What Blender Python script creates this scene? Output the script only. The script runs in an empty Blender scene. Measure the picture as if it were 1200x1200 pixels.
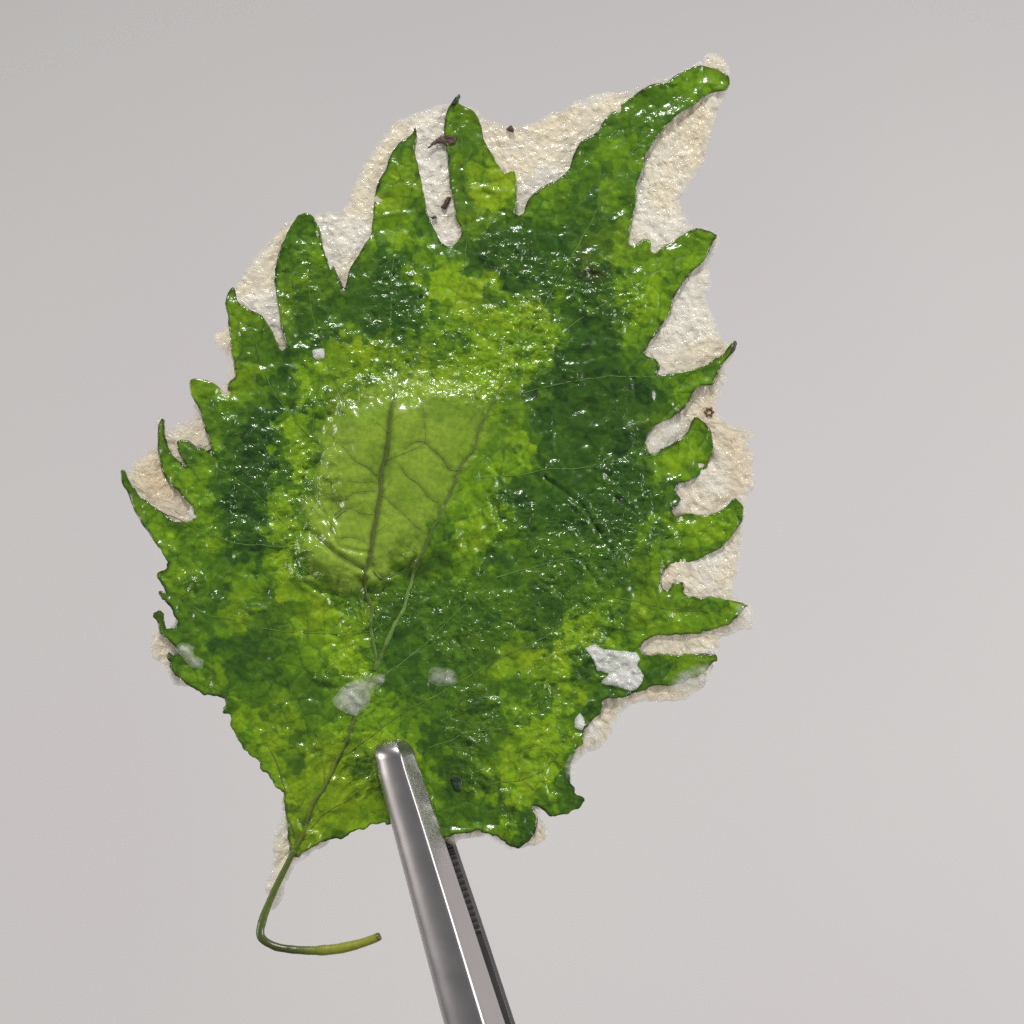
import bpy, math, random
import numpy as np
from mathutils import Vector
from mathutils.geometry import delaunay_2d_cdt

random.seed(7)
rng = np.random.default_rng(7)
scene = bpy.context.scene

# ------------------------------------------------------------------ camera
S = 0.00011            # metres per photo pixel on the leaf's plane (leaf about 11 cm long)
CAM_D = 0.26           # camera to leaf
cam_data = bpy.data.cameras.new('camera')
cam = bpy.data.objects.new('camera', cam_data)
scene.collection.objects.link(cam)
cam.location = (0, -CAM_D, 0)
cam.rotation_euler = (math.radians(90), 0, 0)
cam_data.sensor_width = 36
cam_data.lens = 36 * CAM_D / (1200 * S)
cam_data.clip_start = 0.005
cam_data.clip_end = 20
cam_data.dof.use_dof = True
cam_data.dof.focus_distance = CAM_D - 0.001
cam_data.dof.aperture_fstop = 11
scene.camera = cam

# ------------------------------------------------------------------ world and lamps (indoor light)
world = bpy.data.worlds.new('World')
scene.world = world
world.use_nodes = True
bg = world.node_tree.nodes['Background']
bg.inputs['Color'].default_value = (0.95, 0.96, 1.0, 1)
bg.inputs['Strength'].default_value = 0.20

def area_light(name, loc, target, size, power, color, size_y=None):
    l = bpy.data.lights.new(name, 'AREA')
    l.energy = power
    l.color = color
    l.size = size
    if size_y:
        l.shape = 'RECTANGLE'
        l.size_y = size_y
    o = bpy.data.objects.new(name, l)
    o.location = loc
    d = Vector(target) - Vector(loc)
    o.rotation_euler = d.to_track_quat('-Z', 'Y').to_euler()
    scene.collection.objects.link(o)
    return o

lamp = area_light('ceiling_lamp', (-0.04, -0.38, 0.60), (0, 0.0, 0), 0.22, 0.80, (1.0, 0.98, 0.955), 0.08)
lamp.data.spread = math.radians(75)
area_light('right_fill', (0.98, -0.34, -0.06), (0.06, 0.42, -0.10), 0.42, 7.6, (1.0, 0.975, 0.975))  # unseen fill added on the right to brighten wall and leaf
area_light('left_fill', (-0.98, -0.30, -0.08), (0, 0.42, -0.10), 0.30, 3.8, (1.0, 0.965, 0.93))  # added fill from the left, no visible source

scene.view_settings.view_transform = 'Standard'
scene.view_settings.look = 'None'
scene.view_settings.exposure = 0.0
scene.view_settings.gamma = 1.0
scene.render.engine = 'CYCLES'
scene.cycles.use_denoising = False
scene.cycles.max_bounces = 12
scene.cycles.transparent_max_bounces = 16

# ------------------------------------------------------------------ helpers
def P(px, py, h=0.0):
    """photo pixel + height towards the camera (in pixels) -> point"""
    y = -h * S
    f = (CAM_D + y) / CAM_D
    return ((px - 600) * S * f, y, (600 - py) * S * f)

def P_arr(pts, h):
    y = -h * S
    f = (CAM_D + y) / CAM_D
    return np.stack([(pts[:, 0] - 600) * S * f, y, (600 - pts[:, 1]) * S * f], 1)

def sstep(a, b, x):
    t = np.clip((x - a) / (b - a), 0, 1)
    return t * t * (3 - 2 * t)

def hash2(ix, iy, seed):
    n = (ix.astype(np.int64) * 374761393 + iy.astype(np.int64) * 668265263 + seed * 1274126177) & 0xffffffff
    n = ((n ^ (n >> 13)) * 1274126177) & 0xffffffff
    n = (n ^ (n >> 16)) & 0xffffffff
    n = (n * 2246822519) & 0xffffffff
    n = n ^ (n >> 15)
    return (n & 0xffffff) / float(0xffffff)

def vnoise(p, scale, seed):
    q = p / scale
    i = np.floor(q).astype(np.int64)
    f = q - i
    f = f * f * f * (f * (f * 6 - 15) + 10)
    a = hash2(i[:, 0], i[:, 1], seed)
    b = hash2(i[:, 0] + 1, i[:, 1], seed)
    c = hash2(i[:, 0], i[:, 1] + 1, seed)
    d = hash2(i[:, 0] + 1, i[:, 1] + 1, seed)
    return (a * (1 - f[:, 0]) + b * f[:, 0]) * (1 - f[:, 1]) + (c * (1 - f[:, 0]) + d * f[:, 0]) * f[:, 1]

def fbm(p, scale, seed, octaves=4, gain=0.5):
    r = np.zeros(len(p))
    a, tot = 1.0, 0.0
    ca, sa = math.cos(0.6), math.sin(0.6)
    for o in range(octaves):
        r += a * vnoise(p, scale, seed + 17 * o)
        tot += a
        a *= gain
        scale *= 0.5
        p = np.stack([p[:, 0] * ca - p[:, 1] * sa, p[:, 0] * sa + p[:, 1] * ca], 1)
    return r / tot

def worley(p, scale, seed, jitter=0.9):
    """nearest and second distance (pixels), the nearest cell's centre and a random number of it"""
    q = p / scale
    i0 = np.floor(q).astype(np.int64)
    d1 = np.full(len(p), 1e9)
    d2 = np.full(len(p), 1e9)
    cen = np.zeros_like(q)
    rnd = np.zeros(len(p))
    for dx in (-1, 0, 1):
        for dy in (-1, 0, 1):
            ix, iy = i0[:, 0] + dx, i0[:, 1] + dy
            cx = ix + 0.5 + jitter * (hash2(ix, iy, seed) - 0.5)
            cy = iy + 0.5 + jitter * (hash2(ix, iy, seed + 5) - 0.5)
            d = np.hypot(q[:, 0] - cx, q[:, 1] - cy)
            new = d < d1
            d2 = np.where(new, d1, np.minimum(d2, d))
            d1 = np.where(new, d, d1)
            cen[new, 0] = cx[new]
            cen[new, 1] = cy[new]
            rnd = np.where(new, hash2(ix, iy, seed + 9), rnd)
    return d1 * scale, d2 * scale, cen * scale, rnd

def inside(p, poly):
    poly = np.asarray(poly, float)
    r = np.zeros(len(p), bool)
    x, y = p[:, 0], p[:, 1]
    for (x1, y1), (x2, y2) in zip(poly, np.roll(poly, -1, 0)):
        c = (y1 > y) != (y2 > y)
        if c.any():
            xi = (x2 - x1) * (y - y1) / (y2 - y1 if y2 != y1 else 1e-9) + x1
            r ^= c & (x < xi)
    return r

def dist_line(p, line, closed=False):
    line = np.asarray(line, float)
    d = np.full(len(p), 1e9)
    n = len(line) if closed else len(line) - 1
    for k in range(n):
        a, b = line[k], line[(k + 1) % len(line)]
        ab = b - a
        t = np.clip(((p - a) @ ab) / max(ab @ ab, 1e-9), 0, 1)
        d = np.minimum(d, np.hypot(p[:, 0] - a[0] - t * ab[0], p[:, 1] - a[1] - t * ab[1]))
    return d

def sdf(p, poly):
    d = dist_line(p, poly, True)
    return np.where(inside(p, poly), d, -d)

def smooth_line(pts, step, closed):
    """Catmull-Rom through the points, resampled at the step"""
    pts = np.asarray(pts, float)
    n = len(pts)
    out = []
    for k in range(n if closed else n - 1):
        if closed:
            p0, p1, p2, p3 = pts[(k - 1) % n], pts[k], pts[(k + 1) % n], pts[(k + 2) % n]
        else:
            p0, p1, p2, p3 = pts[max(k - 1, 0)], pts[k], pts[k + 1], pts[min(k + 2, n - 1)]
        m = max(1, int(round(np.hypot(*(p2 - p1)) / step)))
        for j in range(m):
            t = j / m
            c = 0.5 * (2 * p1 + (p2 - p0) * t + (2 * p0 - 5 * p1 + 4 * p2 - p3) * t * t
                       + (3 * p1 - p0 - 3 * p2 + p3) * t ** 3)
            lin = p1 + (p2 - p1) * t
            out.append(0.65 * c + 0.35 * lin)
    if not closed:
        out.append(pts[-1])
    return np.array(out)

def mesh_object(name, verts, faces, mat, parent=None, smooth=True):
    me = bpy.data.meshes.new(name)
    me.from_pydata([tuple(v) for v in verts], [], [tuple(int(i) for i in f) for f in faces])
    me.update()
    if smooth:
        me.polygons.foreach_set('use_smooth', [True] * len(me.polygons))
    me.materials.append(mat)
    o = bpy.data.objects.new(name, me)
    scene.collection.objects.link(o)
    if parent:
        o.parent = parent
        o.matrix_parent_inverse = parent.matrix_world.inverted()
    return o

def set_attr(o, name, arr):
    me = o.data
    if arr.ndim == 2:
        a = me.attributes.new(name, 'FLOAT_COLOR', 'POINT')
        full = np.ones((len(arr), 4), np.float32)
        full[:, :3] = arr
        a.data.foreach_set('color', full.ravel())
    else:
        a = me.attributes.new(name, 'FLOAT', 'POINT')
        a.data.foreach_set('value', arr.astype(np.float32))

def sheet(outline, step):
    """fills an outline (pixels) with an even triangle sheet: points, triangles"""
    outline = np.asarray(outline)
    lo, hi = outline.min(0), outline.max(0)
    xs = np.arange(lo[0], hi[0], step)
    ys = np.arange(lo[1], hi[1], step * 0.866)
    gx, gy = np.meshgrid(xs, ys)
    gx = gx + (np.arange(len(ys)) % 2)[:, None] * step * 0.5
    g = np.stack([gx.ravel(), gy.ravel()], 1)
    g += rng.uniform(-0.12, 0.12, g.shape) * step
    g = g[inside(g, outline)]
    g = g[dist_line(g, outline, True) > step * 0.55]
    allp = np.vstack([outline, g])
    n = len(outline)
    edges = [(i, (i + 1) % n) for i in range(n)]
    v, e, f, _, _, _ = delaunay_2d_cdt([Vector(q) for q in allp], edges, [], 1, 1e-6)
    return np.array([(q.x, q.y) for q in v]), f

def node_mat(name):
    m = bpy.data.materials.new(name)
    m.use_nodes = True
    nt = m.node_tree
    for n in list(nt.nodes):
        nt.nodes.remove(n)
    out = nt.nodes.new('ShaderNodeOutputMaterial')
    return m, nt, out

def N(nt, kind, **kw):
    n = nt.nodes.new(kind)
    for k, v in kw.items():
        if k in n.inputs:
            n.inputs[k].default_value = v
        else:
            setattr(n, k, v)
    return n

# ------------------------------------------------------------------ materials
def wall_material():
    m, nt, out = node_mat('wall_paint')
    b = N(nt, 'ShaderNodeBsdfPrincipled', Roughness=0.75)
    tc = N(nt, 'ShaderNodeTexCoord')
    n1 = N(nt, 'ShaderNodeTexNoise', Scale=5.0, Detail=2.0, Roughness=0.4)
    nt.links.new(tc.outputs['Object'], n1.inputs['Vector'])
    r = N(nt, 'ShaderNodeValToRGB')
    r.color_ramp.elements[0].position = 0.35
    r.color_ramp.elements[0].color = (0.70, 0.675, 0.67, 1)
    r.color_ramp.elements[1].position = 0.65
    r.color_ramp.elements[1].color = (0.71, 0.70, 0.685, 1)
    nt.links.new(n1.outputs['Fac'], r.inputs['Fac'])
    nt.links.new(r.outputs['Color'], b.inputs['Base Color'])
    n2 = N(nt, 'ShaderNodeTexNoise', Scale=220.0, Detail=3.0)
    nt.links.new(tc.outputs['Object'], n2.inputs['Vector'])
    bp = N(nt, 'ShaderNodeBump', Strength=0.06, Distance=0.001)
    nt.links.new(n2.outputs['Fac'], bp.inputs['Height'])
    nt.links.new(bp.outputs['Normal'], b.inputs['Normal'])
    nt.links.new(b.outputs['BSDF'], out.inputs['Surface'])
    return m

def leaf_material():
    m, nt, out = node_mat('oily_leaf')
    b = N(nt, 'ShaderNodeBsdfPrincipled', Roughness=0.30)
    b.inputs['IOR'].default_value = 1.45
    b.inputs['Coat Weight'].default_value = 0.8
    b.inputs['Coat Roughness'].default_value = 0.11
    b.inputs['Coat IOR'].default_value = 1.47
    tr = N(nt, 'ShaderNodeBsdfTranslucent')
    mix = N(nt, 'ShaderNodeMixShader')
    mix.inputs['Fac'].default_value = 0.30
    at = N(nt, 'ShaderNodeAttribute', attribute_name='tint')
    rough = N(nt, 'ShaderNodeAttribute', attribute_name='wrinkle')
    tc = N(nt, 'ShaderNodeTexCoord')
    # fine mottling of the tissue
    n1 = N(nt, 'ShaderNodeTexNoise', Scale=1500.0, Detail=4.0, Roughness=0.6)
    nt.links.new(tc.outputs['Object'], n1.inputs['Vector'])
    mr = N(nt, 'ShaderNodeMapRange')
    mr.inputs['From Min'].default_value = 0.3
    mr.inputs['From Max'].default_value = 0.7
    mr.inputs['To Min'].default_value = 0.80
    mr.inputs['To Max'].default_value = 1.20
    nt.links.new(n1.outputs['Fac'], mr.inputs['Value'])
    mul = N(nt, 'ShaderNodeVectorMath', operation='SCALE')
    nt.links.new(at.outputs['Color'], mul.inputs[0])
    nt.links.new(mr.outputs['Result'], mul.inputs['Scale'])
    nt.links.new(mul.outputs['Vector'], b.inputs['Base Color'])
    nt.links.new(mul.outputs['Vector'], tr.inputs['Color'])
    # fine wet relief
    n2 = N(nt, 'ShaderNodeTexNoise', Scale=1050.0, Detail=1.2, Roughness=0.5, Distortion=1.6)
    v2 = N(nt, 'ShaderNodeTexVoronoi', Scale=620.0, feature='SMOOTH_F1')
    nt.links.new(tc.outputs['Object'], n2.inputs['Vector'])
    nt.links.new(tc.outputs['Object'], v2.inputs['Vector'])
    add = N(nt, 'ShaderNodeMath', operation='ADD')
    nt.links.new(n2.outputs['Fac'], add.inputs[0])
    nt.links.new(v2.outputs['Distance'], add.inputs[1])
    ml = N(nt, 'ShaderNodeMath', operation='MULTIPLY')
    nt.links.new(add.outputs['Value'], ml.inputs[0])
    nt.links.new(rough.outputs['Fac'], ml.inputs[1])
    bp = N(nt, 'ShaderNodeBump', Strength=1.0, Distance=0.00026)
    nt.links.new(ml.outputs['Value'], bp.inputs['Height'])
    nt.links.new(bp.outputs['Normal'], b.inputs['Normal'])
    nt.links.new(bp.outputs['Normal'], b.inputs['Coat Normal'])
    nt.links.new(b.outputs['BSDF'], mix.inputs[1])
    nt.links.new(tr.outputs['BSDF'], mix.inputs[2])
    nt.links.new(mix.outputs['Shader'], out.inputs['Surface'])
    return m

def batter_material(name, tint_attr=True, color=(0.72, 0.66, 0.55), clear=0.10, bump=0.00028, scale=700.0):
    m, nt, out = node_mat(name)
    b = N(nt, 'ShaderNodeBsdfPrincipled', Roughness=0.28)
    b.inputs['Coat Weight'].default_value = 0.7
    b.inputs['Coat Roughness'].default_value = 0.08
    tr = N(nt, 'ShaderNodeBsdfTranslucent')
    tp = N(nt, 'ShaderNodeBsdfTransparent')
    tc = N(nt, 'ShaderNodeTexCoord')
    mix = N(nt, 'ShaderNodeMixShader')
    mix.inputs['Fac'].default_value = 0.26
    mix2 = N(nt, 'ShaderNodeMixShader')
    if tint_attr:
        at = N(nt, 'ShaderNodeAttribute', attribute_name='tint')
        col = at.outputs['Color']
        cl = N(nt, 'ShaderNodeAttribute', attribute_name='clear')
        nt.links.new(cl.outputs['Fac'], mix2.inputs['Fac'])
    else:
        rgb = N(nt, 'ShaderNodeRGB')
        rgb.outputs[0].default_value = (*color, 1)
        col = rgb.outputs[0]
        nz = N(nt, 'ShaderNodeTexNoise', Scale=700.0, Detail=3.0)
        nt.links.new(tc.outputs['Object'], nz.inputs['Vector'])
        mr = N(nt, 'ShaderNodeMapRange')
        mr.inputs['From Min'].default_value = 0.3
        mr.inputs['From Max'].default_value = 0.7
        mr.inputs['To Min'].default_value = max(0, clear - 0.22)
        mr.inputs['To Max'].default_value = clear + 0.22
        nt.links.new(nz.outputs['Fac'], mr.inputs['Value'])
        nt.links.new(mr.outputs['Result'], mix2.inputs['Fac'])
    nt.links.new(col, b.inputs['Base Color'])
    nt.links.new(col, tr.inputs['Color'])
    v = N(nt, 'ShaderNodeTexVoronoi', Scale=scale * 1.7, feature='SMOOTH_F1')
    n = N(nt, 'ShaderNodeTexNoise', Scale=scale * 1.6, Detail=2.5, Roughness=0.6, Distortion=1.0)
    nt.links.new(tc.outputs['Object'], v.inputs['Vector'])
    nt.links.new(tc.outputs['Object'], n.inputs['Vector'])
    add = N(nt, 'ShaderNodeMath', operation='ADD')
    nt.links.new(v.outputs['Distance'], add.inputs[0])
    nt.links.new(n.outputs['Fac'], add.inputs[1])
    bp = N(nt, 'ShaderNodeBump', Strength=1.0, Distance=bump)
    nt.links.new(add.outputs['Value'], bp.inputs['Height'])
    nt.links.new(bp.outputs['Normal'], b.inputs['Normal'])
    nt.links.new(bp.outputs['Normal'], b.inputs['Coat Normal'])
    nt.links.new(b.outputs['BSDF'], mix.inputs[1])
    nt.links.new(tr.outputs['BSDF'], mix.inputs[2])
    nt.links.new(mix.outputs['Shader'], mix2.inputs[1])
    nt.links.new(tp.outputs['BSDF'], mix2.inputs[2])
    nt.links.new(mix2.outputs['Shader'], out.inputs['Surface'])
    return m

def simple_material(name, color, color2, scale, rough=0.5, bump=0.0002, coat=0.0, translucent=0.0):
    m, nt, out = node_mat(name)
    b = N(nt, 'ShaderNodeBsdfPrincipled', Roughness=rough)
    b.inputs['Coat Weight'].default_value = coat
    b.inputs['Coat Roughness'].default_value = 0.15
    tc = N(nt, 'ShaderNodeTexCoord')
    n = N(nt, 'ShaderNodeTexNoise', Scale=scale, Detail=4.0)
    nt.links.new(tc.outputs['Object'], n.inputs['Vector'])
    r = N(nt, 'ShaderNodeValToRGB')
    r.color_ramp.elements[0].position = 0.35
    r.color_ramp.elements[0].color = (*color, 1)
    r.color_ramp.elements[1].position = 0.65
    r.color_ramp.elements[1].color = (*color2, 1)
    nt.links.new(n.outputs['Fac'], r.inputs['Fac'])
    nt.links.new(r.outputs['Color'], b.inputs['Base Color'])
    bp = N(nt, 'ShaderNodeBump', Strength=0.7, Distance=bump)
    nt.links.new(n.outputs['Fac'], bp.inputs['Height'])
    nt.links.new(bp.outputs['Normal'], b.inputs['Normal'])
    nt.links.new(b.outputs['BSDF'], out.inputs['Surface'])
    return m

def attr_material(name, rough=0.4, coat=0.3):
    m, nt, out = node_mat(name)
    b = N(nt, 'ShaderNodeBsdfPrincipled', Roughness=rough)
    b.inputs['Coat Weight'].default_value = coat
    b.inputs['Coat Roughness'].default_value = 0.15
    at = N(nt, 'ShaderNodeAttribute', attribute_name='tint')
    tc = N(nt, 'ShaderNodeTexCoord')
    n = N(nt, 'ShaderNodeTexNoise', Scale=1400.0, Detail=3.0)
    nt.links.new(tc.outputs['Object'], n.inputs['Vector'])
    bp = N(nt, 'ShaderNodeBump', Strength=0.8, Distance=0.00015)
    nt.links.new(n.outputs['Fac'], bp.inputs['Height'])
    nt.links.new(bp.outputs['Normal'], b.inputs['Normal'])
    nt.links.new(at.outputs['Color'], b.inputs['Base Color'])
    nt.links.new(b.outputs['BSDF'], out.inputs['Surface'])
    return m

def steel_material(name, color, rough):
    m, nt, out = node_mat(name)
    b = N(nt, 'ShaderNodeBsdfPrincipled', Roughness=rough, Metallic=1.0)
    b.inputs['Base Color'].default_value = (*color, 1)
    tc = N(nt, 'ShaderNodeTexCoord')
    mp = N(nt, 'ShaderNodeMapping')
    mp.inputs['Rotation'].default_value = (0, math.radians(-16), 0)
    mp.inputs['Scale'].default_value = (1, 1, 0.05)
    nt.links.new(tc.outputs['Object'], mp.inputs['Vector'])
    n = N(nt, 'ShaderNodeTexNoise', Scale=5000.0, Detail=2.0)
    nt.links.new(mp.outputs['Vector'], n.inputs['Vector'])
    n3 = N(nt, 'ShaderNodeTexNoise', Scale=300.0, Detail=4.0)
    nt.links.new(tc.outputs['Object'], n3.inputs['Vector'])
    mr = N(nt, 'ShaderNodeMapRange')
    mr.inputs['To Min'].default_value = rough - 0.06
    mr.inputs['To Max'].default_value = rough + 0.10
    nt.links.new(n3.outputs['Fac'], mr.inputs['Value'])
    nt.links.new(mr.outputs['Result'], b.inputs['Roughness'])
    bp = N(nt, 'ShaderNodeBump', Strength=0.12, Distance=0.00003)
    nt.links.new(n.outputs['Fac'], bp.inputs['Height'])
    nt.links.new(bp.outputs['Normal'], b.inputs['Normal'])
    nt.links.new(b.outputs['BSDF'], out.inputs['Surface'])
    return m

M_WALL = wall_material()
M_LEAF = leaf_material()
M_FILM = batter_material('crisp_batter_film')
M_PATCH = batter_material('pale_batter_crumb')
M_PATCH_THIN = batter_material('thin_batter_crumb')
M_SPECK = simple_material('browned_crumb', (0.03, 0.014, 0.008), (0.09, 0.045, 0.025), 2200, 0.6, 0.0004, 0.1)
M_SCRAP = simple_material('dark_green_scrap', (0.006, 0.02, 0.008), (0.015, 0.04, 0.012), 1800, 0.5, 0.0003, 0.1)
M_STEM = attr_material('leaf_stem', 0.42, 0.35)
M_VEIN = attr_material('leaf_vein', 0.6, 0.0)
M_STEEL = steel_material('brushed_steel', (0.50, 0.47, 0.465), 0.33)
M_STEEL_SHADED = steel_material('shaded_steel', (0.20, 0.19, 0.185), 0.45)  # steel with the jaw gap's shade put into its colour

# ------------------------------------------------------------------ the wall behind
WALL_Y = 0.42
wv = [(-1.6, WALL_Y, -1.2), (1.6, WALL_Y, -1.2), (1.6, WALL_Y, 1.2), (-1.6, WALL_Y, 1.2),
      (-1.6, WALL_Y + 0.1, -1.2), (1.6, WALL_Y + 0.1, -1.2), (1.6, WALL_Y + 0.1, 1.2), (-1.6, WALL_Y + 0.1, 1.2)]
wall = mesh_object('wall', wv, [(0, 1, 2, 3), (5, 4, 7, 6), (4, 0, 3, 7), (1, 5, 6, 2), (3, 2, 6, 7), (4, 5, 1, 0)], M_WALL, smooth=False)
wall['kind'] = 'structure'
wall['label'] = 'plain pale grey wall behind the leaf'
wall['category'] = 'wall'

# ------------------------------------------------------------------ the fried leaf
leaf = bpy.data.objects.new('fried_leaf', None)
leaf.empty_display_size = 0.01
leaf.location = P(500, 930)
scene.collection.objects.link(leaf)
bpy.context.view_layer.update()
leaf['label'] = 'green jagged herb leaf fried on a crisp cream batter sheet, gripped by steel forceps'
leaf['category'] = 'leaf'

LEAF_OUT = [
 (341,1003),(338,980),(336,952),(330,925),(322,921),(302,894),(290,880),(278,866),(271,852),(270,837),(260,836),(264,818),(250,815),
 (240,814),(230,807),(212,799),(202,785),(195,772),(198,765),(210,766),(202,755),(187,740),(182,726),(180,718),(186,714),
 (192,719),(191,726),(197,735),(206,733),(207,729),(203,718),(197,707),(189,701),(187,694),(196,696),(190,687),(185,677),
 (189,669),(197,667),(194,655),(187,644),(179,632),(170,619),(161,605),(157,597),(151,581),(143,566),(141,552),(146,551),
 (150,562),(160,577),(175,590),(192,602),(205,611),(220,612),(228,606),(225,593),(217,585),(207,574),(197,566),(190,552),
 (186,535),(185,515),(185,500),(189,490),(192,492),(192,506),(197,524),(207,539),(219,546),(213,537),(208,528),(207,519),
 (211,516),(220,516),(232,524),(247,527),(245,514),(239,500),(235,482),(226,467),(222,455),(224,445),(237,444),(252,450),
 (266,459),(267,450),(271,445),(276,441),(272,417),(269,390),(267,370),(264,357),(266,344),(273,336),(276,340),(278,352),
 (290,362),(307,370),(317,385),(324,402),(328,411),(336,407),(332,392),(329,380),(326,357),(323,337),(322,320),(327,295),
 (337,272),(346,257),(357,249),(366,254),(373,265),(376,282),(382,302),(388,316),(391,312),(396,322),(404,338),(409,317),
 (419,300),(434,276),(437,257),(439,230),(444,212),(452,200),(457,182),(470,166),(483,157),(486,149),(488,160),(486,180),(491,200),
 (496,225),(500,247),(507,265),(517,284),(530,289),(540,277),(540,265),(535,258),(531,232),(527,215),(525,190),(521,165),
 (521,140),(527,125),(533,114),(539,111),(537,121),(546,125),(556,132),(564,147),(567,165),(577,182),(590,203),(601,200),
 (605,212),(605,237),(603,251),(613,250),(619,235),(634,219),(652,211),(666,199),(673,180),(680,167),(700,154),(712,137),
 (730,122),(745,110),(762,100),(782,96),(797,85),(815,77),(827,77),(840,81),(852,87),(855,94),(853,104),(842,107),(827,112),
 (815,122),(795,134),(780,147),(769,162),(757,182),(755,195),(747,215),(745,240),(740,262),(737,282),(741,289),(752,281),
 (761,281),(765,297),(780,288),(800,275),(818,267),(840,275),(835,285),(825,305),(810,320),(797,337),(790,350),(785,367),
 (772,387),(761,402),(756,416),(767,420),(774,429),(770,439),(790,438),(810,434),(830,426),(847,415),(855,405),(860,400),
 (863,404),(860,412),(848,425),(840,440),(835,451),(820,452),(812,460),(807,472),(797,482),(782,492),(767,500),(757,517),
 (762,531),(777,526),(795,516),(807,504),(812,492),(816,489),(827,496),(834,507),(836,525),(830,542),(820,556),(805,565),
 (796,567),(792,576),(798,585),(795,592),(787,598),(793,606),(805,602),(827,604),(847,597),(857,587),(862,584),(871,595),
 (869,610),(862,622),(847,640),(827,652),(807,659),(785,661),(777,672),(776,685),(780,691),(790,685),(800,682),(803,697),
 (820,700),(845,702),(877,708),(870,716),(860,727),(845,736),(820,742),(795,744),(770,744),(756,749),(749,760),(753,769),
 (770,767),(805,768),(836,766),(839,770),(834,781),(820,791),(800,800),(780,804),(760,806),(745,812),(727,816),(708,820),
 (707,831),(700,840),(692,846),(686,856),(683,871),(674,879),(671,888),(667,908),(670,919),(674,930),(684,936),(679,946),
 (665,953),(651,958),(637,951),(630,945),(625,944),(628,957),(629,971),(621,985),(612,993),(600,993),(588,986),(572,976),
 (555,974),(537,978),(520,982),(500,974),(475,962),(455,965),(440,966),(425,972),(405,980),(380,987),(360,996),(349,1003)]

FILM_OUT = [
 (316,1068),(312,1050),(314,1030),(320,1005),(322,976),(331,957),(330,937),(333,925),(306,890),(280,860),(270,830),(262,806),(230,803),(214,803),
 (203,800),(194,780),(180,772),(176,760),(180,742),(196,742),(205,725),(206,700),(210,660),(200,634),(174,612),(160,590),(150,565),(150,553),
 (157,542),(170,532),(181,524),(184,508),(181,493),(188,489),(196,504),(207,497),(220,492),(227,477),(236,462),(252,452),(265,444),(266,425),
 (251,402),(250,390),(260,386),(267,378),(268,350),(272,338),(280,329),(290,312),(305,295),(317,280),(332,267),(345,255),(358,250),(370,253),
 (388,248),(404,247),(408,238),(417,210),(430,187),(441,170),(450,155),(467,142),(487,131),(505,126),(522,124),(540,122),(560,130),(572,140),
 (590,146),(612,147),(630,141),(650,132),(668,122),(687,112),(712,109),(737,106),(757,94),(785,90),(817,73),(830,61),(842,64),(851,75),
 (855,90),(851,108),(845,125),(837,142),(831,167),(824,195),(812,212),(799,228),(797,238),(803,250),(815,264),(834,270),(842,278),(839,292),(832,307),
 (832,322),(833,335),(827,350),(832,364),(840,382),(848,397),(858,402),(860,416),(850,428),(852,442),(845,455),(840,470),(842,487),
 (853,495),(870,500),(884,505),(877,523),(884,540),(884,568),(875,583),(872,605),(867,637),(864,670),(861,698),(880,708),(884,718),
 (880,735),(868,740),(846,747),(840,764),(838,780),(832,791),(822,810),(805,820),(780,823),(755,822),(733,831),(722,846),(715,866),
 (702,880),(684,885),(675,896),(670,910),(668,925),(655,940),(637,945),(632,956),(638,966),(640,978),(631,988),(618,992),(598,996),(583,988),
 (569,981),(541,982),(531,991),(520,984),(500,970),(475,958),(450,960),(420,970),(392,984),(368,998),(346,1016),(336,1035),(330,1055)]

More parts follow.
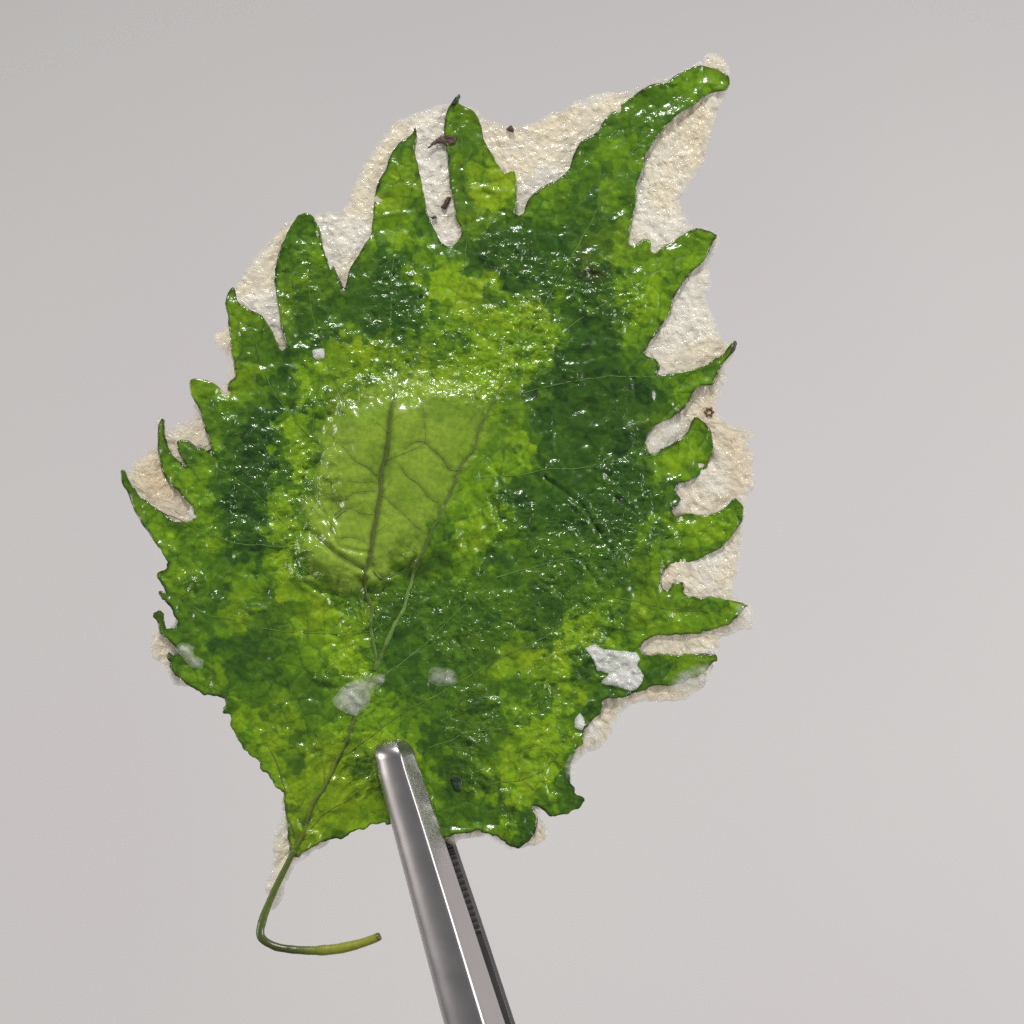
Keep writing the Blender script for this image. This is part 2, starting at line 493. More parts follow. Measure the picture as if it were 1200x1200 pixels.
# areas of the leaf's tissue: dark soaked ones and bright dry ones (photo pixels): polygon, tone, softness
DARK = [
 ([(412,322),(440,300),(470,298),(490,320),(496,350),(490,396),(450,400),(418,394),(408,360)], 0.10),
 ([(505,300),(545,282),(580,262),(640,258),(690,285),(712,310),(700,350),(640,345),(570,340),(560,315),(530,312)], 0.10),
 ([(650,288),(668,258),(680,232),(700,192),(712,196),(706,226),(704,250),(688,280)], 0.14),
 ([(655,400),(670,366),(700,352),(730,366),(722,420),(770,440),(792,455),(762,500),(752,540),(770,560),(784,592),(745,612),(740,640),
   (720,680),(692,664),(660,628),(620,622),(578,594),(582,566),(622,545),(624,480),(640,432)], 0.09),
 ([(262,508),(284,484),(332,476),(336,540),(324,600),(318,648),(290,664),(254,660),(262,620),(250,570)], 0.08),
 ([(318,420),(346,418),(352,470),(366,474),(340,486),(318,478),(322,450)], 0.06),
 ([(346,350),(396,338),(404,370),(388,410),(360,412),(340,392)], 0.18),
 ([(213,708),(262,704),(262,736),(222,738)], 0.22),
 ([(246,742),(300,735),(336,752),(332,796),(290,806),(248,788)], 0.16),
 ([(437,704),(472,664),(500,676),(545,688),(566,716),(600,686),(652,640),(704,650),(722,684),(690,710),(640,736),(600,756),(566,776),
   (520,806),(480,826),(452,808),(440,780)], 0.22),
 ([(498,836),(570,792),(604,800),(600,842),(582,872),(545,890),(576,926),(548,944),(506,922),(490,880)], 0.22),
 ([(515,940),(580,930),(596,962),(560,974),(520,972)], 0.28),
 ([(672,762),(694,758),(704,790),(690,804),(674,790)], 0.12),
 ([(702,804),(750,806),(746,816),(706,826),(704,838),(688,850),(684,832)], 0.10),
 ([(664,880),(684,876),(674,908),(690,938),(676,950),(650,960),(632,950),(662,930)], 0.14),
 ([(606,962),(628,940),(632,975),(616,996),(596,994)], 0.12),
 ([(740,282),(748,288),(738,320),(728,322)], 0.12),
 ([(346,862),(362,866),(360,920),(346,916)], 0.26),
 ([(748,766),(770,764),(770,808),(750,806)], 0.2),
 ([(620,620),(690,640),(720,690),(660,700),(600,660)], 0.30),
 ([(384,455),(398,460),(394,500),(370,520),(366,492)], 0.34),
 ([(500,372),(540,368),(545,392),(510,398)], 0.22),
 ([(475,700),(556,705),(560,770),(470,790)], 0.26),
 ([(322,404),(350,404),(350,424),(322,424)], 0.12),
 ([(380,328),(416,322),(416,346),(384,350)], 0.20),
 ([(560,254),(576,254),(576,268),(560,268)], 0.12),
 ([(598,246),(626,250),(622,272),(600,268)], 0.12),
 ([(640,262),(704,262),(700,292),(645,290)], 0.16),
 ([(600,326),(655,334),(690,356),(640,352)], 0.18),
 ([(696,640),(726,646),(722,694),(700,690)], 0.14),
 ([(640,692),(692,688),(690,716),(645,728)], 0.20),
 ([(752,628),(768,626),(768,642),(754,642)], 0.10),
 ([(298,690),(318,696),(330,760),(310,765)], 0.26),
 ([(340,800),(402,796),(396,842),(350,850)], 0.30),
 ([(556,640),(604,634),(606,682),(560,686)], 0.22),
 ([(608,790),(634,786),(632,832),(610,836)], 0.24),
 ([(632,816),(664,812),(660,842),(640,846)], 0.26),
 ([(284,388),(322,392),(322,424),(286,428)], 0.30),
 ([(494,230),(506,250),(518,284),(504,292),(490,262)], 0.18),
 ([(527,200),(544,206),(552,262),(536,262)], 0.34),
 ([(736,128),(786,126),(760,172),(742,164)], 0.32),
 ([(655,300),(700,296),(690,320),(660,322)], 0.22),
 ([(600,440),(630,430),(624,470),(606,470)], 0.30),
 ([(470,396),(520,400),(516,420),(476,420)], 0.30),
 ([(440,590),(470,575),(480,600),(450,620)], 0.42),
 ([(230,660),(262,650),(266,676),(240,690)], 0.28),
 ([(205,640),(228,636),(226,660),(210,664)], 0.30),
 ([(410,870),(440,880),(432,930),(412,920)], 0.40),
 ([(620,880),(640,884),(636,904),(618,900)], 0.45),
 ([(780,300),(820,290),(800,320),(770,340)], 0.36),
 ([(800,700),(850,706),(830,722),(790,718)], 0.40),
 ([(236,450),(262,460),(275,500),(250,510)], 0.40),
 ([(420,250),(438,240),(440,280),(424,290)], 0.38),
 ([(340,290),(362,280),(370,330),(345,340)], 0.38),
]
BRIGHT = [
 ([(490,322),(520,312),(560,306),(572,330),(530,362),(505,400),(490,400)], 0.92),
 ([(480,400),(560,340),(640,350),(660,380),(640,430),(620,480),(600,470),(500,445)], 0.74),
 ([(334,480),(376,400),(385,470),(365,540),(345,600),(342,680),(322,700),(320,600)], 0.80),
 ([(378,365),(410,360),(420,400),(470,410),(470,440),(400,450),(380,420)], 0.74),
 ([(335,905),(375,880),(445,850),(500,840),(500,870),(460,960),(400,978),(345,1000)], 0.86),
 ([(270,840),(320,850),(340,900),(330,925),(300,890)], 0.76),
 ([(570,790),(690,716),(690,760),(670,800),(690,830),(680,870),(630,900),(600,870),(605,800)], 0.82),
 ([(575,900),(640,860),(670,880),(660,920),(620,940),(600,980),(570,970),(580,930)], 0.90),
 ([(520,950),(600,950),(610,985),(560,974),(520,980)], 0.80),
 ([(545,605),(585,590),(590,640),(550,665),(520,650)], 0.88),
 ([(380,740),(430,730),(438,780),(400,790)], 0.86),
 ([(440,730),(462,700),(462,745),(445,750)], 0.80),
 ([(560,545),(620,500),(622,545),(580,565),(585,590),(540,610)], 0.74),
 ([(440,210),(500,240),(500,300),(440,290)], 0.66),
 ([(550,190),(606,200),(606,245),(560,270)], 0.92),
 ([(600,270),(640,265),(640,292),(604,296)], 0.86),
 ([(745,290),(840,275),(800,340),(750,380),(720,340)], 0.70),
 ([(690,295),(735,285),(730,340),(700,345)], 0.72),
 ([(780,690),(870,706),(840,734),(790,720)], 0.70),
 ([(790,610),(870,590),(860,625),(800,655)], 0.72),
 ([(780,530),(832,500),(832,545),(790,565)], 0.74),
 ([(630,770),(670,720),(700,705),(720,720),(690,750),(650,780)], 0.84),
 ([(225,640),(300,670),(320,720),(280,730),(220,700)], 0.58),
 ([(165,610),(200,615),(230,680),(200,690)], 0.62),
 ([(335,700),(400,700),(390,760),(340,760)], 0.70),
]
BUBBLE = [(372,540),(378,500),(392,470),(420,450),(455,441),(495,440),(535,444),(566,458),(584,482),(582,512),(566,542),(546,572),(526,606),
 (506,638),(484,660),(458,676),(432,690),(404,696),(372,688),(350,664),(344,632),(356,608),(372,585),(370,560)]
BUBBLE_DOME = [(x + 70 if x > 480 else x, y) for x, y in BUBBLE]
BUBBLE2 = [(346,628),(362,624),(382,638),(402,654),(428,668),(424,686),(398,696),(370,684),(352,664)]

VEINS = [   # vein or darkened crease line, half width at start and end (px), strength as crease
 ([(342,1003),(349,988),(356,975),(367,945),(380,917),(395,892),(407,864),(417,840),(428,812),(439,786)], 3.2, 2.2),
 ([(439,786),(455,750),(467,720),(480,687),(487,662),(502,632),(514,610),(530,572),(542,547),(557,522),(566,492),(580,462),(598,436)], 2.6, 1.2),
 ([(439,786),(441,772),(434,725),(430,687),(431,662),(436,630),(440,606),(447,560),(454,530),(457,492),(462,465)], 2.4, 1.2),
 ([(447,794),(485,767),(515,737),(542,710),(560,695),(580,677)], 1.1, 0.6),
 ([(395,892),(430,866),(455,847),(480,830),(515,812),(542,797),(565,785),(592,767),(625,752),(650,737),(672,722),(686,713),(720,700)], 1.3, 0.7),
 ([(502,877),(530,867),(570,855),(600,845),(630,835),(665,820)], 0.9, 0.5),
 ([(347,992),(338,960),(333,925),(324,898),(312,872)], 1.6, 0.8),
 ([(367,945),(377,922),(378,900),(372,880)], 1.4, 0.8),
 ([(352,985),(380,955),(410,935),(440,912)], 1.2, 0.6),
 ([(442,557),(417,537),(400,522),(385,507)], 1.1, 0.6),
 ([(540,550),(530,550),(515,535),(500,517),(486,519),(475,525)], 1.3, 0.6),
 ([(470,546),(487,565),(505,585),(517,590)], 1.0, 0.8),
 ([(382,420),(374,450),(370,480),(365,520)], 1.2, 0.8),
 ([(556,790),(549,780),(560,800)], 0.6, 0.5),
 ([(607,915),(622,908),(639,898),(648,888)], 1.1, 0.7),
 ([(579,919),(594,917),(607,915),(618,921),(632,932)], 1.1, 0.7),
 ([(607,915),(612,900),(605,886),(612,876),(634,872),(642,884),(639,898)], 0.9, 0.7),
 ([(597,929),(600,942),(606,952)], 0.8, 0.6),
 ([(437,602),(420,600),(404,596),(392,604)], 0.9, 0.5),
 ([(440,575),(415,578),(400,588),(390,575),(388,560)], 0.9, 0.6),
 ([(480,688),(495,694),(515,693)], 0.7, 0.4),
 ([(410,563),(424,565),(440,564)], 0.9, 0.6),
 ([(405,582),(418,579),(432,578)], 0.8, 0.5),
 ([(390,573),(395,595),(407,598),(418,592)], 1.0, 0.6),
 ([(407,598),(392,612),(386,622)], 1.1, 0.6),
 ([(400,631),(414,632),(430,636)], 0.9, 0.5),
 ([(356,664),(367,672),(392,692)], 1.0, 0.6),
 ([(437,668),(450,678),(468,670),(487,657)], 1.7, 1.2),  # crease below the blister, its dark edge painted like a vein
 ([(372,628),(388,646),(403,658),(430,667)], 1.3, 0.9),  # blister crease, its shade put into colour as a dark line
 ([(446,580),(470,600),(496,622)], 0.7, 0.4),
 ([(452,540),(480,530),(500,517),(497,490),(492,462)], 0.8, 0.4),
 ([(473,700),(490,706)], 0.6, 0.4),
 ([(530,726),(545,734),(560,738)], 0.7, 0.4),
 ([(560,698),(575,712),(590,720)], 0.7, 0.4),
 ([(542,797),(552,806)], 0.8, 0.5),
 ([(462,735),(485,722)], 0.6, 0.4),
 ([(598,436),(640,350),(690,262),(738,180),(800,108)], 1.1, 0.5),
 ([(520,420),(545,300),(546,200),(538,140)], 1.0, 0.5),
 ([(462,465),(458,380),(462,280),(478,190)], 1.1, 0.5),
 ([(400,470),(374,400),(360,330),(356,272)], 1.0, 0.5),
 ([(366,518),(322,460),(296,400),(272,352)], 1.0, 0.5),
 ([(720,700),(780,714),(850,714)], 1.1, 0.5),
 ([(580,677),(680,652),(760,636),(846,612)], 1.0, 0.5),
 ([(560,560),(690,545),(800,530)], 1.0, 0.5),
 ([(580,470),(680,442),(780,442),(838,428)], 1.0, 0.5),
 ([(610,420),(700,362),(776,312),(826,282)], 1.0, 0.5),
 ([(346,640),(300,640),(230,622),(166,588)], 1.0, 0.5),
 ([(434,740),(340,742),(250,722),(200,695)], 1.0, 0.5),
 ([(345,625),(290,570),(240,545),(200,540)], 0.9, 0.4),
]
def wander(l):
    q = smooth_line(l, 3.0, False)
    s_ = np.linspace(0, 1, len(q))[:, None]
    w_ = np.stack([fbm(q, 34, 915, 3) - 0.5, fbm(q, 34, 925, 3) - 0.5], 1)
    return q + w_ * 9 * np.minimum(1, np.minimum(s_ * 6, (1 - s_) * 6))
VEINS = [(wander(l), a, b) for l, a, b in VEINS]
# short side veinlets off the main ribs
twigs = []
for line, a, b in VEINS[:6]:
    k, side = 6, 1
    while k < len(line) - 4:
        d = line[k + 2] - line[k - 2]
        d = d / np.hypot(*d)
        ang = side * math.radians(random.uniform(38, 62))
        c_, s_ = math.cos(ang), math.sin(ang)
        e_ = np.array([d[0] * c_ - d[1] * s_, d[0] * s_ + d[1] * c_])
        n_ = np.array([-e_[1], e_[0]]) * side
        L_ = random.uniform(14, 34)
        twigs.append((wander([line[k], line[k] + e_ * L_ * 0.5 - n_ * 2, line[k] + e_ * L_ - n_ * L_ * 0.22]), 0.55, 0.3))
        k += random.randint(4, 8)
        side = -side
RIBS = list(VEINS)
VEINS += twigs
# creases on and around the blister (lines only pressed into the sheet)
GLINT = [
 [(480,420),(520,380),(600,350),(650,350),(650,420),(590,480),(500,470)],
 [(380,480),(386,462),(440,448),(470,440),(440,470),(400,490)],
 [(640,600),(700,570),(790,560),(790,650),(720,690),(650,660)],
 [(330,530),(372,520),(370,640),(335,640)],
 [(255,490),(330,480),(330,640),(262,640)],
 [(560,300),(740,300),(760,400),(650,350)],
 [(440,300),(500,310),(500,390),(430,390)],
 [(700,720),(790,715),(800,740),(740,755),(690,740)],
 [(300,870),(330,860),(335,930),(310,900)],
 [(180,670),(230,665),(230,710),(190,700)],
]
CREASES = [
 ([(430,692),(446,678),(469,668),(489,653)], 4.0, 4.0),
 ([(362,624),(382,638),(402,654),(428,668),(436,664)], 5.0, 5.0),
 ([(356,560),(364,575),(372,590),(384,606),(396,640),(432,648)], 3.5, 4.0),
 ([(345,625),(346,655),(356,682),(376,694),(395,697)], 4.0, 4.0),
 ([(640,560),(680,590),(700,620),(722,655)], 4.0, 4.5),
 ([(680,655),(690,672),(704,688)], 4.0, 4.0),
 ([(670,595),(690,612)], 3.0, 3.0),
 ([(722,582),(742,600)], 3.0, 3.0),
 ([(650,330),(688,340)], 3.0, 3.0),
]
bl = []
for _ in range(420):
    bl.append((rng.uniform(190, 800), rng.uniform(270, 960), rng.uniform(2.5, 7.5) if rng.random() < 0.85 else rng.uniform(8, 13)))
BLISTERS = np.array(bl)

def carrier(p):
    """the slow bend of the whole sheet, towards the camera in the middle"""
    x = (p[:, 0] - 520) / 400
    y = (p[:, 1] - 560) / 480
    return 14 * (1 - x * x) - 6 * y * y + 8 * (fbm(p, 240, 3, 2) - 0.5) - 8

def leaf_fields(p):
    """height (px), tint (linear rgb), wrinkle amount at leaf pixels p"""
    warp = np.stack([fbm(p, 26, 40, 3) - 0.5, fbm(p, 26, 60, 3) - 0.5], 1)
    # ---- height
    h = carrier(p)
    sb = sdf(p + warp * 5, BUBBLE)
    bub = sstep(6, 40, sb)
    sd = sdf(p + warp * 26, BUBBLE_DOME)
    dome = 19 * sstep(-12, 46, sd) ** 0.9 * sstep(660, 480, p[:, 0])
    sb2 = sdf(p + warp * 3, BUBBLE2)
    dome += 6 * sstep(-2, 22, sb2)
    h += dome
    edge = dist_line(p, LEAF_S, True)
    wr = (1 - 0.9 * bub)
    clus = 0.9 * sstep(0.50, 0.66, fbm(p, 60, 71, 2))
    for poly in GLINT:
        clus = np.maximum(clus, sstep(-16, 10, sdf(p + warp * 20, poly)))
    rid = 1 - np.abs(2 * fbm(p + warp * 18, 30, 11, 3) - 1)
    clus = clus * (0.35 + 0.65 * sstep(14, 40, edge))
    h += wr * 5.4 * (rid - 0.7)
    rid2 = 1 - np.abs(2 * fbm(p * np.array([1, 1.5]) + warp * 12, 11, 23, 2) - 1)
    h += wr * 2.2 * (rid2 - 0.6) * (0.30 + 0.9 * clus)
    h += wr * 0.9 * clus * (1 - np.abs(2 * fbm(p + warp * 6, 6.5, 27, 2) - 1) - 0.6)
    # tissue cells between the finer veins: quilted
    pw = p + warp * 10
    c1, c2, cc, cr = worley(pw, 21, 101)
    gap = c2 - c1
    h -= (0.6 - 0.2 * bub) * np.exp(-(gap / 2.6) ** 2)
    # blisters
    near = np.zeros(len(p))
    for bx, by, br in BLISTERS:
        m = (np.abs(p[:, 0] - bx) < br) & (np.abs(p[:, 1] - by) < br)
        if m.any():
            d2 = ((p[m, 0] - bx) ** 2 + (p[m, 1] - by) ** 2) / br ** 2
            near[m] = np.maximum(near[m], 0.26 * br * np.maximum(0, 1 - d2) ** 0.7)
    h += near * (1 - 0.8 * bub)
    # veins and creases
    vin = np.zeros(len(p))
    vdk = np.zeros(len(p))
    for line, a, b in RIBS:
        d_ = dist_line(p, line)
        vin = np.maximum(vin, np.minimum(1, (a / 2.2) ** 1.5) * np.exp(-(np.maximum(d_ - (a + b) * 0.3, 0) / (3.0 + 4.0 * bub)) ** 2))
        vdk = np.maximum(vdk, np.minimum(1, a / 2.2) * np.exp(-(np.maximum(d_ - (a + b) * 0.3, 0) / 3.2) ** 2))
    h -= (0.6 + 1.3 * bub) * vin
    for line, w, dep in CREASES:
        dc = dist_line(p + warp * 4, line)
        h += dep * 0.40 * (0.7 * np.exp(-((dc - w * 1.3) / w) ** 2) - np.exp(-(dc / (0.8 * w)) ** 2))
    # free edges wave and roll
    tipw = np.exp(-(edge / 9) ** 2)
    h += tipw * 10 * (fbm(p, 46, 201, 2) - 0.45)
    # ---- tone
    def tone_at(q, soft=4.0):
        t = 0.50 + 0.50 * (fbm(q, 34, 301, 3) - 0.5) * 2 * 0.55
        for poly, v in BRIGHT:
            w = sstep(-soft, soft, sdf(q, poly))
            t = t * (1 - w * 0.8) + v * w * 0.8
        for poly, v in DARK:
            w = sstep(-soft, soft * 0.8, sdf(q, poly))
            t = t * (1 - w * 0.94) + (v + 0.05) * w * 0.94
        return t
    pw2 = p + warp * 7
    f1, f2, fc, fr = worley(pw2, 19, 131)
    g1, g2, gc, gr = worley(p + warp * 4, 9, 151)
    uw = pw2 - p
    # ragged, angular borders: each small tissue cell takes the tone of a place a few pixels off its centre
    off = np.stack([fbm(gc, 16, 431, 3) - 0.5, fbm(gc, 16, 441, 3) - 0.5], 1) * 62
    offj = np.stack([hash2(np.round(gc[:, 0] * 7), np.round(gc[:, 1] * 7), 3), hash2(np.round(gc[:, 0] * 7), np.round(gc[:, 1] * 7), 8)], 1) - 0.5
    stray = np.where(hash2(np.round(gc[:, 0] * 7), np.round(gc[:, 1] * 7), 21) < 0.28, 42.0, 10.0)[:, None]
    ta = tone_at(gc - warp * 4 + off + offj * stray, 6.0)
    off2 = np.stack([fbm(fc, 30, 451, 2) - 0.5, fbm(fc, 30, 461, 2) - 0.5], 1) * 60
    tb = tone_at(fc - uw + off2, 6.0)
    t3 = tone_at(p + warp * 10, 12.0)
    t = 0.58 * ta + 0.33 * tb + 0.09 * t3 + (fr - 0.5) * 0.15 + (gr - 0.5) * 0.10 + 0.025
    t += 0.20 * (fbm(p + warp * 14, 15, 421, 4, 0.65) - 0.5)
    t = np.clip(t, 0, 0.999)
    st = t * 5
    t = (np.floor(st) + sstep(0.30, 0.70, st - np.floor(st))) / 5 * 0.6 + 0.4 * t
    # sharpen between soaked and dry tissue
    t = np.clip(0.47 + (t - 0.46) * 1.22, 0, 1)
    t += 0.10 * (fbm(p, 9, 411, 2) - 0.5)
    # lighter threads of fine veins on dark tissue, darker ones on dry tissue
    net = np.exp(-(gap / 1.5) ** 2) * sstep(0.35, 0.6, fbm(p, 50, 77, 2))
    dark = sstep(0.45, 0.2, t)
    t = t + net * (0.13 * dark - 0.26 * (1 - dark))
    t = np.clip(t, 0, 1)
    stops = np.array([0, 0.12, 0.30, 0.52, 0.75, 1.0])
    cols = np.array([(0.018, 0.064, 0.008), (0.036, 0.112, 0.010), (0.064, 0.170, 0.010),
                     (0.118, 0.262, 0.009), (0.210, 0.395, 0.008), (0.310, 0.510, 0.012)])
    tint = np.stack([np.interp(t, stops, cols[:, k]) for k in range(3)], 1)
    # hue drift: olive in places
    ol = sstep(0.5, 0.75, fbm(p, 70, 511, 3))[:, None] * 0.20
    tint = tint * (1 + ol * np.array([0.55, 0.02, 0.1]))
    # pale dry skin of the big blister
    pale = np.array([0.315, 0.475, 0.045])
    mott = np.clip(1 - 0.75 * sstep(0.42, 0.68, fbm(p + warp * 20, 34, 611, 3)) - 0.5 * sstep(0.72, 0.95, fr), 0, 1)
    bw = sstep(-4, 12, sb + 44 * (fbm(p, 22, 621, 3) - 0.5)) * (0.42 + 0.58 * mott)
    right = sstep(560, 500, p[:, 0] + (p[:, 1] - 500) * 0.3)
    bw = bw * (0.50 + 0.50 * right)
    tint = tint * (1 - bw[:, None]) + pale * bw[:, None]
    dk = vdk * bub * 0.55
    tint *= (1 - dk)[:, None]
    # thin purple-brown rim of the cut edge
    rim = sstep(3.2, 0.8, edge + 2.5 * (fbm(p, 12, 701, 2) - 0.5))
    rimc = np.array([0.030, 0.040, 0.012])
    rim = (rim * (0.25 + 0.6 * sstep(0.35, 0.6, fbm(p, 40, 711, 2))))[:, None]
    tint = tint * (1 - rim) + rimc * rim
    # brownish bruise near the upper right
    br = np.exp(-(((p[:, 0] - 703) / 22) ** 2 + ((p[:, 1] - 306) / 24) ** 2)) * sstep(0.42, 0.6, fbm(p, 14, 801, 3))
    tint = tint * (1 - 0.6 * br[:, None]) + np.array([0.10, 0.07, 0.02]) * 0.6 * br[:, None]
    wrinkle = 0.16 + 0.55 * clus + 0.2 * sstep(0.42, 0.68, fbm(p, 30, 901, 3))
    wrinkle = wrinkle * (1 - 0.85 * bub)
    return h, tint, wrinkle, t, bub

LEAF_S = smooth_line(LEAF_OUT, 2.6, True)
jit = np.stack([fbm(LEAF_S, 7, 15, 2) - 0.5, fbm(LEAF_S, 7, 25, 2) - 0.5], 1)
LEAF_S = LEAF_S + jit * (2.0 + 3.6 * sstep(620, 680, LEAF_S[:, 1]))[:, None]
pts, tris = sheet(LEAF_S, 2.1)
h, tint, wrinkle, tone, bubw = leaf_fields(pts)
blade = mesh_object('leaf_blade', P_arr(pts, h), tris, M_LEAF, leaf)
set_attr(blade, 'tint', tint)
set_attr(blade, 'wrinkle', wrinkle)
# make the faces look at the camera, then give the sheet its thickness
if blade.data.polygons[0].normal.y > 0:
    blade.data.flip_normals()
sol = blade.modifiers.new('thickness', 'SOLIDIFY')
sol.thickness = 0.00022
sol.offset = -1

# ------------------------------------------------------------------ the batter film behind the leaf
FILM_S = smooth_line(FILM_OUT, 3.0, True)
jit = np.stack([fbm(FILM_S, 14, 115, 3) - 0.5, fbm(FILM_S, 14, 125, 3) - 0.5], 1)
FILM_S = FILM_S + jit * 7.0
fp, ft = sheet(FILM_S, 3.2)
fe = dist_line(fp, FILM_S, True)
fwarp = np.stack([fbm(fp, 20, 140, 3) - 0.5, fbm(fp, 20, 160, 3) - 0.5], 1)
fh = carrier(fp) - 4.4
fh += 1.7 * (1 - np.abs(2 * fbm(fp + fwarp * 14, 24, 171, 3) - 1)) - 1.2
w1, w2, wc, wr_ = worley(fp + fwarp * 8, 11, 181)
rough_w = sstep(0.36, 0.56, fbm(fp, 70, 191, 2))
fh += rough_w * 1.4 * (1 - np.clip(w1 / 7, 0, 1) ** 2)
fh = np.minimum(fh, carrier(fp) - 2.4)
fh += 3 * (fbm(fp, 40, 195, 2) - 0.5) * np.exp(-(fe / 10) ** 2)
cream = np.array([0.87, 0.80, 0.62])
white = np.array([0.90, 0.865, 0.755])
tan = np.array([0.80, 0.66, 0.43])
wn = sstep(0.36, 0.62, fbm(fp, 46, 211, 3))[:, None]
ftint = cream * (1 - wn) + white * wn
tn = np.zeros(len(fp))
for cx, cy, rx, ry, a in [(192, 570, 44, 50, 0.75), (872, 540, 24, 60, 0.6), (838, 80, 16, 22, 0.45), (262, 420, 20, 50, 0.45), (820, 200, 16, 90, 0.35),
                          (720, 850, 26, 36, 0.40), (632, 976, 20, 20, 0.6), (770, 815, 60, 12, 0.40), (840, 480, 20, 20, 0.4), (640, 140, 90, 20, 0.2)]:
    tn = np.maximum(tn, a * np.exp(-(((fp[:, 0] - cx) / rx) ** 2 + ((fp[:, 1] - cy) / ry) ** 2)))
tn = (tn * (0.5 + fbm(fp, 26, 221, 3)))[:, None]
tn = np.clip(tn, 0, 1)
ftint = ftint * (1 - tn) + tan * tn
pk = sstep(0.62, 0.78, fbm(fp, 8, 231, 2))[:, None] * 0.16
ftint = ftint * (1 - pk)
fclear = 0.10 + 0.60 * np.exp(-(fe / 6.0) ** 2) + 0.28 * sstep(0.5, 0.75, fbm(fp, 30, 241, 3))
film = mesh_object('batter_film', P_arr(fp, fh), ft, M_FILM, leaf)
film['label'] = 'thin crisp cream batter sheet showing between the leaf teeth'
set_attr(film, 'tint', ftint)
set_attr(film, 'clear', fclear)
if film.data.polygons[0].normal.y > 0:
    film.data.flip_normals()
sol = film.modifiers.new('thickness', 'SOLIDIFY')
sol.thickness = 0.00045
sol.offset = -1

# ------------------------------------------------------------------ veins
def tube(name, pts3, radii, mat, parent, sides=6, tints=None, cap=True):
    pts3 = np.asarray(pts3)
    n = len(pts3)
    tang = np.gradient(pts3, axis=0)
    tang /= np.linalg.norm(tang, axis=1)[:, None] + 1e-12
    view = np.array([0, -1.0, 0])
    verts, cols = [], []
    for k in range(n):
        s = np.cross(tang[k], view)
        s /= np.linalg.norm(s) + 1e-12
        u = np.cross(s, tang[k])
        for j in range(sides):
            a = 2 * math.pi * j / sides
            verts.append(pts3[k] + radii[k] * (math.cos(a) * s + math.sin(a) * u))
            if tints is not None:
                cols.append(tints[k])
    faces = []
    for k in range(n - 1):
        for j in range(sides):
            a, b = k * sides + j, k * sides + (j + 1) % sides
            faces.append((a, b, b + sides, a + sides))
    faces.append(tuple(range(sides - 1, -1, -1)))
    faces.append(tuple((n - 1) * sides + j for j in range(sides)))
    o = mesh_object(name, verts, faces, mat, parent)
    if tints is not None:
        set_attr(o, 'tint', np.array(cols))
    return o

for line, a, b in VEINS:
    hh, tt, ww, to, bu = leaf_fields(line)
    k = np.array([0.25, 0.5, 0.25])
    hs = np.convolve(np.pad(hh, 1, mode='edge'), k, 'valid')
    s = np.linspace(0, 1, len(line))
    rad = (a + (b - a) * s) * (1 + 0.25 * (fbm(line, 14, 33, 2) - 0.5))
    rad = np.maximum(rad * np.minimum(1, 0.35 + (1 - s) * 6), 0.25) * (1.15 if a > 1.5 else 0.85)
    dk = sstep(0.48, 0.28, to) * (1 - bu)
    light = np.array([0.155, 0.250, 0.045])
    deep = np.array([0.060, 0.085, 0.008])
    soft = 0.35 if a > 1.5 else 0.72
    col = deep * (1 - dk[:, None]) + light * dk[:, None]
    col = col * (1 - soft) + tt * (0.55 + 0.6 * dk[:, None]) * soft
    tube('vein_or_crease', P_arr(line, hs - rad * 0.45), rad * S, M_VEIN, blade, 6, col)

# ------------------------------------------------------------------ stem
STEM = [(345,996),(341,1004),(334,1018),(326,1034),(317,1054),(309,1074),(305,1090),(306,1098),(312,1104),(325,1110),(345,1113),
        (370,1114),(395,1112),(418,1107),(436,1101),(445,1097)]
STEM_R = [3.3,3.5,3.6,3.7,4.1,4.6,5.0,4.9,4.6,4.8,5.3,5.9,6.1,5.9,5.5,4.5]
sl = smooth_line(STEM, 2.0, False)
si = np.linspace(0, 1, len(sl))
sr = np.interp(si, np.linspace(0, 1, len(STEM_R)), STEM_R) * (1 + 0.18 * (fbm(sl, 9, 55, 2) - 0.5))
base_h = carrier(np.array([[342.0, 1003.0]]))[0]
sh = base_h + 2 + 24 * si ** 1.5
g0 = np.array([0.075, 0.115, 0.010])
g1 = np.array([0.040, 0.045, 0.008])
g2 = np.array([0.230, 0.250, 0.022])
mid = np.exp(-((si - 0.52) / 0.13) ** 2)[:, None]
end = sstep(0.56, 0.8, si)[:, None]
sc = g0 * (1 - end) + g2 * end
sc = sc * (1 - 0.75 * mid) + g1 * 0.75 * mid
tipd = sstep(0.97, 1.0, si)[:, None]
sc = sc * (1 - 0.8 * tipd) + np.array([0.04, 0.03, 0.01]) * 0.8 * tipd
stem = tube('stem', P_arr(sl, sh), sr * S, M_STEM, leaf, 14, sc)
stem['label'] = 'thin green stem bent into a hook'

